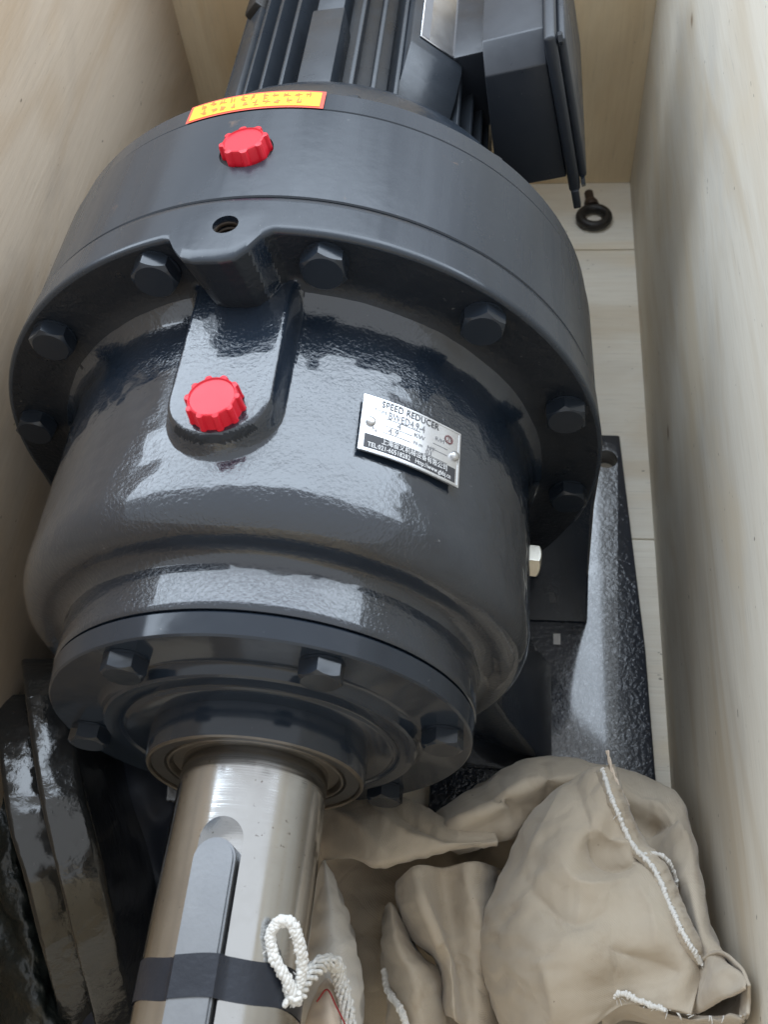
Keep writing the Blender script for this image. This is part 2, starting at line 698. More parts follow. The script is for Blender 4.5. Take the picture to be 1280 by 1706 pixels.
# the machined rim takes the smoother grey paint
housing.data.materials.append(M['ring'])
housing.data.materials.append(M['cast_rough_shaded'])
for p in housing.data.polygons:
    c_ = p.center
    r = math.hypot(c_[0], c_[2] - H * U) / U
    if r > .985:
        p.material_index = 1
    elif r > .80 and abs(p.normal[1]) > .6:
        p.material_index = 2


def plug_hole(theta, r0, r1, s, rad, seg=28):
    a = D2R(theta)
    n_ = np.array([math.sin(a), 0, math.cos(a)])
    e1 = np.array([math.cos(a), 0, -math.sin(a)])
    e2 = np.array([0, 1.0, 0])
    V_ = []
    for rr in (r0, r1):
        for k in range(seg):
            b = 2 * np.pi * k / seg
            V_.append(n_ * rr + e2 * s + rad * (math.cos(b) * e1 + math.sin(b) * e2))
    F_ = grid_faces(2, seg, True) + [tuple(range(seg)), tuple(range(2 * seg - 1, seg - 1, -1))]
    return V_, F_


cv, cf = plug_hole(-4.1, .90, 1.05, .028, .036)
boolean_cut(housing, cv, cf)
# thread of the tapped hole
pts = []
for k in range(120):
    b = k / 120 * 2 * np.pi * 4
    a = D2R(-4.1)
    n_ = np.array([math.sin(a), 0, math.cos(a)])
    e1 = np.array([math.cos(a), 0, -math.sin(a)])
    pts.append(n_ * (.915 + .07 * k / 120) + np.array([0, .028, 0]) + .035 * (math.cos(b) * e1 + math.sin(b) * np.array([0, 1., 0])))
V, Fc = tube(pts, .006, 6)
mk('hole_thread', V, Fc, 'hole', housing, 60)

# --- ring gear casing, seams as real gaps
V, Fc = lathe([(.150, .80)] + chamfered([(.150, .955), (.150, .988), (.563, .979), (.563, .955)], .004) + [(.563, .80)], 220)
ringg = mk('ring_gear_casing', V, Fc, 'ring', gm, 40)
V, Fc = lathe([(.13, .70), (.13, .978), (.60, .970), (.60, .70)], 160)
mk('spacer_ring', V, Fc, 'dark', gm, 40)
# --- motor adapter with sloping dome
dome = [(.569, .80)] + chamfered([(.569, .95), (.569, .974), (.665, .968), (.668, .885)], .006)
dome += [(.70, .868), (.78, .848), (.88, .825), (.98, .795), (1.04, .765), (1.075, .72), (1.085, .66), (1.09, .40)]
V, Fc = lathe(dome, 200)
adapter = mk('motor_adapter', V, Fc, 'ring', gm, 40)


# --- hex bolts
def hex_head(R_, h, wash=True):
    pr = []
    V_, F_ = [], []
    n = 24
    if wash:
        ring_ = [(R_ * .98, 0), (R_ * .98, .006)]
        v_, f_ = [], []
        for (r, y) in ring_ + [(0.0001, .006)]:
            for k in range(n):
                a = 2 * np.pi * k / n
                v_.append((r * math.cos(a), r * math.sin(a), y))
        f_ = grid_faces(3, n, True)
        V_, F_ = v_, f_

    def hexr(a, R_):
        ap = R_ * math.cos(math.pi / 6)
        return ap / math.cos(((a + math.pi / 6) % (math.pi / 3)) - math.pi / 6)
    v_ = []
    N = 48
    lv = [(1.0, .004), (1.0, h * .80), (None, h), (.0, h)]
    for q, z in lv:
        for k in range(N):
            a = 2 * np.pi * k / N
            hr = hexr(a, R_)
            if q is None:
                r, zz = R_ * .80, h
            elif q == 0:
                r, zz = .0001, h
            else:
                r = hr
                zz = z if z < h * .5 else h - (hr / R_ - .80) * h * .95
            v_.append((r * math.cos(a), r * math.sin(a), zz))
    f_ = grid_faces(len(lv), N, True)
    return merge((V_, F_), (v_, f_)) if wash else (v_, f_)


hv, hf = hex_head(.067, .052)
me_bolt = mesh_only('hex_bolt', hv, hf, 'bolt', 28)
hv, hf = hex_head(.050, .034)
me_sbolt = mesh_only('hex_bolt_back', hv, hf, 'bolt', 28)
hv, hf = hex_head(.060, .050)
me_cbolt = mesh_only('hex_bolt_cover', hv, hf, 'bolt', 28)
FRONT = Matrix(((1, 0, 0), (0, 0, -1), (0, 1, 0)))      # local z -> -y


def face_bolt(me, theta, r, s, parent, spin=0.0, name='bolt', back=False):
    rot = FRONT if not back else Matrix(((1, 0, 0), (0, 0, 1), (0, -1, 0)))
    rot = rot @ Matrix.Rotation(spin, 3, 'Z')
    return inst(name, me, radial(theta, r, s), rot, parent)


for k, a in enumerate([-18.2, 11.8, 41.8, 71.3, 99, 129, 222, 252, 282.5, 312]):
    face_bolt(me_bolt, a, .912, -.001, housing, [.35, .1, -.2, .12, .3, .5, .2, .1, .45, .15][k])
for a in np.arange(12, 360, 30):
    face_bolt(me_sbolt, a, .905, .667, adapter, a * .3, back=True)

# --- output cover, seal boss, collar
cov = [(-.917, .30)] + chamfered([(-.917, .58), (-.917, .612), (-.982, .606), (-.982, .47), (-.990, .455), (-1.015, .448),
                                  (-1.018, .40), (-1.012, .395), (-1.012, .385), (-1.020, .38), (-1.020, .30)], .005)
V, Fc = lathe(cov, 200)
cover = mk('output_cover', V, Fc, 'cover', gm, 35)
col_p = [(-1.0, .325)] + chamfered([(-1.0, .325), (-1.112, .322), (-1.122, .316), (-1.122, .296)], .004)
V, Fc = lathe([(-1.0, .312), (-1.06, .312), (-1.106, .310), (-1.112, .307)], 160)
collar = mk('seal_collar', V, Fc, 'cover', cover, 35)
V, Fc = lathe([(-1.111, .3075), (-1.117, .304), (-1.118, .299), (-1.115, .295), (-1.108, .293)], 160)
mk('rim_edge', V, Fc, 'lip', cover, 35)
V, Fc = lathe([(-1.108, .2935), (-1.106, .258), (-1.098, .252)], 160)
mk('dust_shield', V, Fc, 'shield', cover, 35)
V, Fc = lathe([(-1.099, .2525), (-1.106, .249), (-1.107, .243), (-1.103, .238), (-1.092, .234), (-1.092, .20)], 160)
mk('seal_lip', V, Fc, 'lip', cover, 35)
for k, (a, me_) in enumerate([(-30.5, me_cbolt), (27, me_cbolt), (83, me_cbolt), (142, me_cbolt), (201, me_cbolt), (266, me_cbolt)]):
    b = face_bolt(me_, a, .528, -.983, cover, [.4, .0, .25, .1, .2, .3][k])

# --- shaft with keyway, key and tape
KA = -3.5
prof_s = [(-1.0, .0)] + chamfered([(-1.0, .2055), (-2.02, .2055), (-2.06, .19)], .003) + [(-2.06, .0001)]
V, Fc = lathe(prof_s, 200)
shaft = mk('output_shaft', V, Fc, 'shaft', gm, 30)


def slot(hw, s0, s1, z0, z1, seg=14):
    """round-ended bar along the shaft, upright before turning by KA"""
    pl = []
    for k in range(seg + 1):
        a = math.pi * k / seg
        pl.append((hw * math.cos(a), s0 - hw + hw * math.sin(a)))
    for k in range(seg + 1):
        a = math.pi + math.pi * k / seg
        pl.append((hw * math.cos(a), s1 + hw + hw * math.sin(a)))
    n = len(pl)
    V_ = [(x, y, z) for z in (z0, z1) for x, y in pl]
    F_ = [tuple(range(n)), tuple(range(2 * n - 1, n - 1, -1))]
    F_ += [(i, (i + 1) % n, n + (i + 1) % n, n + i) for i in range(n)]
    return V_, F_


def turn(V_, deg):
    a = D2R(deg)
    return [(x * math.cos(a) + z * math.sin(a), y, -x * math.sin(a) + z * math.cos(a)) for x, y, z in V_]


sv, sf = slot(.0585, -1.288, -1.985, .135, .4)
boolean_cut(shaft, turn(sv, KA), sf)
finish(shaft.data, 30)
kv, kf = slot(.0545, -1.345, -1.975, .138, .222)
bm = bmesh.new()
vv = [bm.verts.new(v) for v in kv]
for f in kf:
    bm.faces.new([vv[i] for i in f])
bmesh.ops.recalc_face_normals(bm, faces=bm.faces)
ed = [e for e in bm.edges if e.verts[0].co.z > .2 and e.verts[1].co.z > .2]
bmesh.ops.bevel(bm, geom=ed, offset=.006, segments=2, affect='EDGES')
bm.verts.index_update()
kv = [tuple(v.co) for v in bm.verts]
kf = [tuple(v.index for v in f.verts) for f in bm.faces]
bm.free()
mk('shaft_key', turn([(x - .003, y, z) for x, y, z in kv], KA), kf, 'key', shaft, 30)
# tape band: wraps the shaft and bridges the key
cs = []
for k in range(97):
    a = -180 + 360 * k / 96
    x, z = .209 * math.sin(D2R(a)), .209 * math.cos(D2R(a))
    cs.append((x, z))
band = []
for x, z in cs:
    if z > 0 and abs(x) < .063:
        z = max(z, .2255 if abs(x) < .056 else .2255 - (abs(x) - .056) / .007 * .024)
    band.append((x, z))
V = []
ss = np.linspace(-1.618, -1.712, 8)
for q, s in enumerate(ss):
    for k, (x, z) in enumerate(band):
        w_ = .005 * math.sin(k * .13) + .003 * math.sin(k * .41)
        V.append((x, s + w_ * (1 if q in (0, 7) else .4), z))
Fc = grid_faces(len(ss), len(band))
mk('tape_band', turn(V, KA), Fc, 'tape', shaft, 45)

# --- red screw caps
def cap(R_, h, ribs, rib):
    N = ribs * 12
    V_ = []
    for lv, (z, k_) in enumerate([(0, 1.03), (h * .2, 1.0), (h - .008, .98), (h - .002, .95), (h, .90), (h - .004, .86), (h - .004, .0)]):
        for k in range(N):
            a = 2 * np.pi * k / N
            ph = (a * ribs / (2 * np.pi)) % 1.0
            bump_ = rib * (sstep(np.array(abs(ph - .5)), .28, .36)) if lv < 4 else 0
            r = R_ * k_ + bump_ if k_ > 0 else .0001
            V_.append((r * math.cos(a), r * math.sin(a), z))
    return V_, grid_faces(7, N, True)


def on_normal(theta):
    a = D2R(theta)
    n_ = Vector((math.sin(a), 0, math.cos(a)))
    e1 = Vector((math.cos(a), 0, -math.sin(a)))
    e2 = Vector((0, 1, 0))
    mt = Matrix((e1, e2, n_)).transposed()
    return mt


cvv, cff = cap(.066, .050, 10, .008)
me_cap = mesh_only('screw_cap', cvv, cff, 'red', 30)
o = inst('oil_cap', me_cap, radial(-3.0, .823, -.462), on_normal(-3.2), housing)
o['label'] = 'red ribbed screw cap'
cvv, cff = cap(.064, .052, 8, .010)
me_cap2 = mesh_only('screw_cap_b', cvv, cff, 'red', 30)
# spot face round the upper cap
cv, cf = plug_hole(-4.3, .965, 1.05, .363, .080, 40)
boolean_cut(ringg, cv, cf)
V, Fc = [], []
o = inst('oil_cap', me_cap2, radial(-4.2, .966, .363), on_normal(-6) @ Matrix.Rotation(.2, 3, 'Z') @ Matrix.Rotation(D2R(-4), 3, 'X'), ringg)
o['label'] = 'red ribbed screw cap'
# --- drain plug on the side
hv, hf = hex_head(.058, .05, True)
me_plug = mesh_only('hex_plug', hv, hf, 'zinc_dull', 28)
inst('drain_plug', me_plug, radial(100, .762, -.29), on_normal(100), housing)

# --- name plate on the barrel (bent round it)
PR = .7735


def plate_map(u, v_, h=0.0):
    """u 0..1 left to right, v 0..1 bottom to top"""
    th = 23.0 + 22.0 * u
    s = -.500 + .182 * v_
    lift = .004 + .010 * max(0, u - .75) * 4 * .4 + h
    return radial(th, PR + lift, s)


def plate_patch(name, u0, u1, v0, v1, h, thick, mat, parent, nu=16, corner=0.0):
    V_ = []
    for top in (0, 1):
        for j in range(2):
            for i in range(nu + 1):
                V_.append(plate_map(u0 + (u1 - u0) * i / nu, v0 + (v1 - v0) * j, h + thick * top))
    n = nu + 1
    F_ = []
    for i in range(nu):
        F_.append((i, i + 1, n + i + 1, n + i))
        F_.append((2 * n + i, 3 * n + i, 3 * n + i + 1, 2 * n + i + 1))
        F_.append((i, 2 * n + i, 2 * n + i + 1, i + 1))
        F_.append((n + i, n + i + 1, 3 * n + i + 1, 3 * n + i))
    F_.append((0, n, 3 * n, 2 * n))
    F_.append((nu, 2 * n + nu, 3 * n + nu, n + nu))
    return mk(name, V_, F_, mat, parent, 40)


plate = plate_patch('name_plate', 0, 1, 0, 1, 0, .006, 'silver', housing, 20)
plate['label'] = 'bent silver name plate with black print'
plate_patch('print_band', .045, .955, .055, .30, .006, .0008, 'ink', plate)
for (u0, u1, v0, v1) in [(.02, .98, .965, .985), (.02, .98, .012, .032), (.012, .022, .03, .97), (.978, .988, .03, .97)]:
    plate_patch('border_line', u0, u1, v0, v1, .006, .0012, 'rivet', plate)
WP = D2R(22) * PR
HP = .182


def text_mesh(body, size, align='LEFT', xs=1.0):
    cu = bpy.data.curves.new('txt', 'FONT')
    cu.body = body
    cu.size = 1.0
    cu.align_x = align
    cu.resolution_u = 2
    to = bpy.data.objects.new('txt', cu)
    col.objects.link(to)
    bpy.context.view_layer.update()
    me = bpy.data.meshes.new_from_object(to.evaluated_get(bpy.context.evaluated_depsgraph_get()))
    bm = bmesh.new()
    bm.from_mesh(me)
    bmesh.ops.triangulate(bm, faces=bm.faces)
    long = [e for e in bm.edges if e.calc_length() > .5]
    if long:
        bmesh.ops.subdivide_edges(bm, edges=long, cuts=1)
    bm.verts.index_update()
    V_ = [(v.co.x * size * xs, v.co.y * size) for v in bm.verts]
    F_ = [tuple(v.index for v in f.verts) for f in bm.faces]
    bm.free()
    bpy.data.objects.remove(to)
    bpy.data.meshes.remove(me)
    bpy.data.curves.remove(cu)
    return V_, F_


def plate_text(body, u, v_, size, mat, width=None, h=.0075, xs=1.0):
    V_, F_ = text_mesh(body, size, xs=xs)
    if not V_:
        return
    if width:
        w0 = max(p[0] for p in V_) - min(p[0] for p in V_)
        V_ = [(p[0] * width * WP / w0, p[1]) for p in V_]
    P_ = [plate_map(u + x / WP, v_ + y / HP, h) for x, y in V_]
    mk('lettering', P_, F_, mat, plate, None)


plate_text('SPEED REDUCER', .17, .845, .030, 'ink', .58)
plate_text('TYPE', .10, .725, .018, 'ink_light')
plate_text('BWED4.9-4', .24, .675, .034, 'ink_light', .36)
plate_text('4', .33, .555, .026, 'ink_light')
plate_text('KW', .50, .535, .020, 'ink_light')
plate_text('4.9', .25, .42, .026, 'ink_light')
plate_text('N·m', .50, .405, .016, 'ink_light')
plate_text('N', .10, .37, .020, 'ink_light')
plate_text('R/M', .72, .65, .018, 'ink_light')
plate_text('NT', .64, .42, .018, 'ink_light')
plate_text('01', .63, .33, .022, 'ink_light')
plate_text('上海宙义机械设备有限公司', .20, .195, .021, 'white_ink', .66)
plate_text('TEL:021-60518282', .08, .080, .021, 'white_ink', .40)
plate_text('Http://www.gbbj.cn', .53, .080, .021, 'white_ink', .37)
for (u0, u1, v_) in [(.22, .56, .655), (.22, .48, .525), (.20, .47, .40), (.70, .86, .57), (.66, .86, .46), (.62, .86, .315)]:
    plate_patch('rule_line', u0, u1, v_, v_ + .010, .006, .0008, 'ink_light', plate, 6)
# gear emblem
V, Fc = [], []
NG = 64
for k in range(NG):
    a = 2 * math.pi * k / NG
    ro = .0125 + (.0022 if (k // 2) % 2 == 0 else 0)
    for r in (.0098, ro):
        V.append(plate_map(.865 + r * math.cos(a) / WP, .77 + r * math.sin(a) / HP, .0078))
Fc = [(2 * k, 2 * k + 1, (2 * k + 3) % (2 * NG), (2 * k + 2) % (2 * NG)) for k in range(NG)]
mk('gear_emblem', V, Fc, 'maroon', plate, None)
plate_text('ZY', .846, .745, .014, 'maroon')
# rivets
rv = []
for z, r in [(0, .0135), (.006, .0135), (.010, .0115), (.0115, .007), (.0118, .0001)]:
    for k in range(24):
        a = 2 * np.pi * k / 24
        rv.append((r * math.cos(a), r * math.sin(a), z))
me_rivet = mesh_only('rivet', rv, grid_faces(5, 24, True), 'rivet', 50)
for u, v_ in ((.085, .52), (.935, .52)):
    p = plate_map(u, v_, .005)
    inst('rivet', me_rivet, p, on_normal(23 + 22 * u), plate)

# --- warning sticker on the casing's back edge
def stick_map(th, v_, h=0.0):
    s = .567 + .093 * v_
    r = .9755 - .006 * v_ + .004 + h
    return radial(th, r, s)


def sticker_patch(name, t0, t1, v0, v1, h, mat, parent, n=24):
    V_ = [stick_map(t0 + (t1 - t0) * i / n, v, h) for v in (v0, v1) for i in range(n + 1)]
    return mk(name, V_, grid_faces(2, n + 1), mat, parent, 60)


stk = sticker_patch('warning_sticker', -18.2, 7.2, 0, 1, 0, 'orange_red', ringg, 40)
stk['label'] = 'yellow sticker with red border and two lines of red characters'
sticker_patch('yellow_field', -17.6, 6.5, .09, .91, .0012, 'yellow', stk, 40)
V, Fc = [], []
rr_ = random.Random(3)
for row, v0 in ((0, .56), (1, .20)):
    for k in range(11 if row == 0 else 10):
        tc_ = -16.0 + k * 1.98 + row * .5
        for q in range(6):
            if rr_.random() < .5:
                w_, h_ = 1.0, .045
            else:
                w_, h_ = .20, .20
            a0 = tc_ + rr_.uniform(-.1, .7)
            b0 = v0 + rr_.uniform(0, .2)
            n0 = len(V)
            V += [stick_map(a0, b0, .0022), stick_map(a0 + w_ * .7, b0, .0022), stick_map(a0 + w_ * .7, b0 + h_, .0022), stick_map(a0, b0 + h_, .0022)]
            Fc.append((n0, n0 + 1, n0 + 2, n0 + 3))
mk('lettering', V, Fc, 'red_ink', stk, None)

# --- feet and pedestal
FT = -1.10
for sx in (1, -1):
    poly = [(.42 * sx, -.86), (1.29 * sx, -.86), (1.285 * sx, -.1), (1.235 * sx, 1.03), (.42 * sx, 1.05)]
    V, Fc = prism(poly, -H + .002, FT, 2, .012, 3)
    ft = mk('foot', V, Fc, 'foot', gm, 40)
    for hy in (.88, -.77):
        n = 28
        V_ = [(1.165 * sx + .052 * math.cos(2 * math.pi * k / n), hy + .052 * math.sin(2 * math.pi * k / n), z) for z in (-1.3, -1.0) for k in range(n)]
        boolean_cut(ft, V_, grid_faces(2, n, True) + [tuple(range(n)), tuple(range(2 * n - 1, n - 1, -1))])
    finish(ft.data, 40)
    if sx == 1:
        foot_r = ft
    # upright plate under the flange
    poly = [(.30 * sx, -.60), (1.0 * sx, -.06), (1.0 * sx, -.25), (1.02 * sx, -.7), (1.05 * sx, FT + .001), (.30 * sx, FT + .001)]
    V, Fc = prism(poly, .004, .134, 1, .012, 3)
    mk('upright_plate', V, Fc, 'cast', gm, 40)
    # web from barrel to foot
    poly = [(.40 * sx, -.45), (.66 * sx, -.42), (.72 * sx, -.62), (.84 * sx, -.95), (.90 * sx, FT + .001), (.40 * sx, FT + .001)]
    V, Fc = prism(poly, -.66, -.20, 1, .02, 3)
    mk('pedestal', V, Fc, 'cast', gm, 40)
V, Fc = box(.905, .935, -.105, -.055, FT + .001, FT + .006, .001, 1)  # small thin white patch on the foot's top face
mk('white_patch', V, Fc, 'white_ink', foot_r, None)

# --- motor
V, Fc = lathe([(1.06, .30), (1.06, .49), (2.70, .49), (2.70, .30)], 120)
motor = mk('motor_frame', V, Fc, 'motor', gm, 40)
V, Fc = lathe([(2.64, .40)] + chamfered([(2.64, .60), (2.98, .60), (2.99, .3)], .03) + [(2.99, .0001)], 96)
mk('fan_cover', V, Fc, 'motor', gm, 40)
# one radial fin, front end sloped down
poly = [(1.085, .47), (1.085, .545), (1.17, .605), (2.66, .605), (2.66, .47)]
V, Fc = prism(poly, -.0085, .0085, 0, .003, 1)
me_fin = mesh_only('fin', V, Fc, 'motor', 40)
for a in [-100, -91, -82, -73, -64, -55, -36.5, -27.4, -18.2, 8.4, 16.4, 24.6, 52, 60, 68, 76, 100, 109, 118, 127, 136, 145, 154, 163, 172,
          181, 190, 199, 208, 217, 226, 235, 244, 253]:
    rot = Matrix.Rotation(D2R(a), 3, 'Y')
    o = bpy.data.objects.new('fin', me_fin)
    col.objects.link(o)
    o.parent = motor
    o.matrix_local = Matrix.Translation(Vector((0 - ORG[gm][0], -ORG[gm][1], -ORG[gm][2])) * U) @ rot.to_4x4()
# broad flat bars: top lifting pad and the left shoulder bar
V, Fc = box(-.070, .062, 1.085, 1.80, .47, .606, .008)
mk('lifting_pad', turn(V, -4.5), Fc, 'motor', motor, 40)
V, Fc = box(-.062, .052, 1.81, 2.66, .47, .588, .008)
mk('top_bar', turn(V, -4.5), Fc, 'motor', motor, 40)
V, Fc = box(-.052, .052, 1.085, 2.10, .47, .612, .008)
mk('shoulder_bar', turn(V, -45.5), Fc, 'motor', motor, 40)
V, Fc = box(-.050, .045, 2.11, 2.5, .48, .640, .015)
mk('clamp', turn(V, -45.5), Fc, 'iron', motor, 40)
# name plate pad with sloping end
poly = [(1.30, .47), (1.30, .545), (1.46, .600), (1.60, .632), (2.66, .632), (2.66, .47)]
V, Fc = prism(poly, -.122, .122, 0, .006, 2)
pad = mk('plate_pad', turn(V, 37.5), Fc, 'motor', motor, 40)
V, Fc = box(-.085, .105, 1.66, 2.5, .634, .640, .002, 1)
mp = mk('motor_plate', turn(V, 37.5), Fc, 'silver', pad, 40)
V, Fc = box(-.080, -.045, 1.67, 2.49, .6402, .6412, 0)
mk('print_band', turn(V, 37.5), Fc, 'ink_light', mp, None)
V, Fc = box(.068, .098, 1.67, 2.49, .6402, .6412, 0)
mk('print_band', turn(V, 37.5), Fc, 'ink_light', mp, None)
# terminal box on the wall side, turned 12 degrees up
TA = -12.0


def tb(V_):
    a = D2R(-12)
    return [(x * math.cos(a) + z * math.sin(a), y, -x * math.sin(a) + z * math.cos(a)) for x, y, z in V_]


poly = [(.50, -.03), (.905, -.03), (.905, .465), (.50, .465)]
V8 = [(.64, 1.31, -.03), (.915, 1.31, -.03), (.915, 1.31, .462), (.69, 1.31, .462),
      (.69, 1.42, .535), (.915, 1.42, .535), (.64, 2.25, -.03), (.915, 2.25, -.03), (.915, 2.25, .535), (.69, 2.25, .535)]
F8 = [(0, 1, 2, 3), (3, 2, 5, 4), (4, 5, 8, 9), (6, 9, 8, 7), (0, 6, 7, 1), (1, 7, 8, 5, 2), (0, 3, 4, 9, 6)]
V, Fc = bevel_mesh(V8, F8, .006, 2)
VN, FN = box(.44, .66, 1.66, 2.15, .03, .36, .01)
V, Fc = merge((V, Fc), (VN, FN))
tbox = mk('terminal_box', tb(V), Fc, 'box', gm, 40)
V, Fc = prism([(1.275, -.085), (2.29, -.085), (2.29, .575), (1.275, .575)], .918, .962, 0, .014, 3)
V2, F2 = prism([(1.31, -.05), (2.25, -.05), (2.25, .54), (1.31, .54)], .961, .992, 0, .012, 3)
V, Fc = merge((V, Fc), (V2, F2))
lid = mk('lid', tb(V), Fc, 'box', tbox, 40)
sv_, sf_ = hex_head(.022, .02, False)
me_scr = mesh_only('screw', sv_, sf_, 'bolt', 30)
for (y, z) in ((1.30, -.055), (1.30, .548), (2.26, -.055), (2.26, .548)):
    p = tb([(.964, y, z)])[0]
    inst('screw', me_scr, p, on_normal(78), lid)
V, Fc = prism([(1.262, -.155), (1.300, -.155), (1.300, -.07), (1.262, -.07)], .925, .955, 0, .006, 2)
mk('hinge_tab', tb(V), Fc, 'box', lid, 40)

# ------------------------------------------------------------------ eye bolt on the crate floor
c0 = at(990, 362, -H + .03)
eb = empty('eye_bolt', (c0[0], c0[1], -H), 'black iron lifting eye bolt lying on the crate floor by the end panel', 'eye bolt')
P = [c0 + np.array([.078 * math.cos(a), .078 * math.sin(a), 0]) for a in np.linspace(0, 2 * math.pi, 48, endpoint=False)]
V, Fc = tube(P, .028, 14, True)
mk('eye', V, Fc, 'iron', eb, 60)
dirv = at(979, 312, -H + .03) - c0
dirv /= np.linalg.norm(dirv)
pp = [c0 + dirv * d for d in (.085, .10, .13, .14, .141, .22, .221)]
V, Fc = tube(pp, [.040, .044, .040, .034, .026, .026, .018], 16)
mk('shank', V, Fc, 'rust', eb, 40)

# ------------------------------------------------------------------ black bracket leaning at the left
A_ = at(182, 1706, -1.14)
br = empty('black_flange', (A_[0] - .15, -1.1, -H), 'thick glossy black painted cast flange standing on edge by the left wall',
           'flange')


def arched_plate(name, pix, wid, parent, mat, seedk, slope=.30):
    """thick plate standing on the floor; its arched upper edge follows the given points"""
    P = catmull(np.array([at(*p) for p in pix]), 110)
    T = np.gradient(P, axis=0)
    T /= np.linalg.norm(T, axis=1)[:, None]
    hd = P[-1] - P[0]
    side = np.cross(hd, [0, 0, 1.0])
    side /= np.linalg.norm(side)
    if side[0] < 0:
        side = -side
    rc = .022
    V_, ns = [], 0
    for i in range(len(P)):
        up = np.cross(side, T[i])
        up = up if up[2] > 0 else -up
        u = i / (len(P) - 1)
        sec = []
        for q in range(7):
            a = D2R(90 * q / 6)
            sec.append((wid / 2 - rc + rc * math.sin(a), -rc + rc * math.cos(a)))
        top = [(-x, z) for x, z in reversed(sec)] + [(0, 0)] + sec
        top = [top[0]] + top[1:]
        for (sx, sz) in top:
            n1 = noise.noise((u * 7 + seedk, sx * 14, sz * 9)) * .007 + noise.noise((u * 40 + seedk, sx * 50, sz * 22)) * .0028
            V_.append(P[i] + side * (sx + n1 * .4) + up * (sz + n1 - slope * sx))
        # straight faces down to the floor
        for sx in (wid / 2, -wid / 2):
            b_ = P[i] + side * sx
            V_.append(np.array([b_[0], b_[1], max(-H + .003, min(b_[2] - .05, -H + .003))]))
        ns = len(top) + 2
    F_ = grid_faces(len(P), ns, True) + [tuple(range(ns)), tuple(range(len(P) * ns - 1, (len(P) - 1) * ns - 1, -1))]
    return mk(name, V_, F_, mat, parent, 50)


arched_plate('flange_plate', [(66, 1096, -.52), (70, 1125, -.44), (78, 1180, -.39), (92, 1270, -.36), (110, 1360, -.37), (135, 1460, -.46),
                              (158, 1560, -.64), (180, 1650, -.88), (200, 1740, -1.16)], .135, br, 'tar', 1.3)
arched_plate('flange_plate', [(20, 1158, -.62), (24, 1190, -.55), (32, 1270, -.50), (48, 1370, -.50), (72, 1450, -.56), (96, 1550, -.72),
                              (120, 1640, -.92), (140, 1740, -1.17)], .13, br, 'tar', 5.1)

# ------------------------------------------------------------------ cloth helper
def buckle(X, G, grow, soft, iters=140):
    """let a sheet with too much cloth for its outline settle into folds"""
    X = X.copy()
    nv, nu = X.shape[:2]
    cons = []
    for ax, step, k in ((1, 1, 1.0), (0, 1, 1.0), (1, 2, .35), (0, 2, .35), (1, 4, .12), (0, 4, .12)):
        n = X.shape[ax]
        for ph in range(2 * step):
            idx = [i for i in range(n - step) if (i // step) % 2 == (ph // step) and i % step == ph % step]
            if not idx:
                continue
            a = np.array(idx)
            b = a + step
            L = np.linalg.norm(np.take(G, b, ax) - np.take(G, a, ax), axis=2) * grow
            cons.append((ax, a, b, L, k))
    for di, dj in ((1, 1), (1, -1)):
        cons.append(('d', di, dj, None, .3))
    edge = np.full((nv, nu, 1), soft)
    edge[0], edge[-1] = .25, .25
    edge[:, 0], edge[:, -1] = .25, .25
    for it in range(iters):
        for ax, a, b, L, k in cons:
            if ax == 'd':
                continue
            A = np.take(X, a, ax)
            B = np.take(X, b, ax)
            d = B - A
            l = np.linalg.norm(d, axis=2) + 1e-9
            c = (d * ((l - L) / l * .5 * k)[..., None])
            if ax == 1:
                X[:, a] += c
                X[:, b] -= c
            else:
                X[a] += c
                X[b] -= c
        X += (G - X) * edge
        X[..., 2] = np.maximum(X[..., 2], -H + .012)
    return X


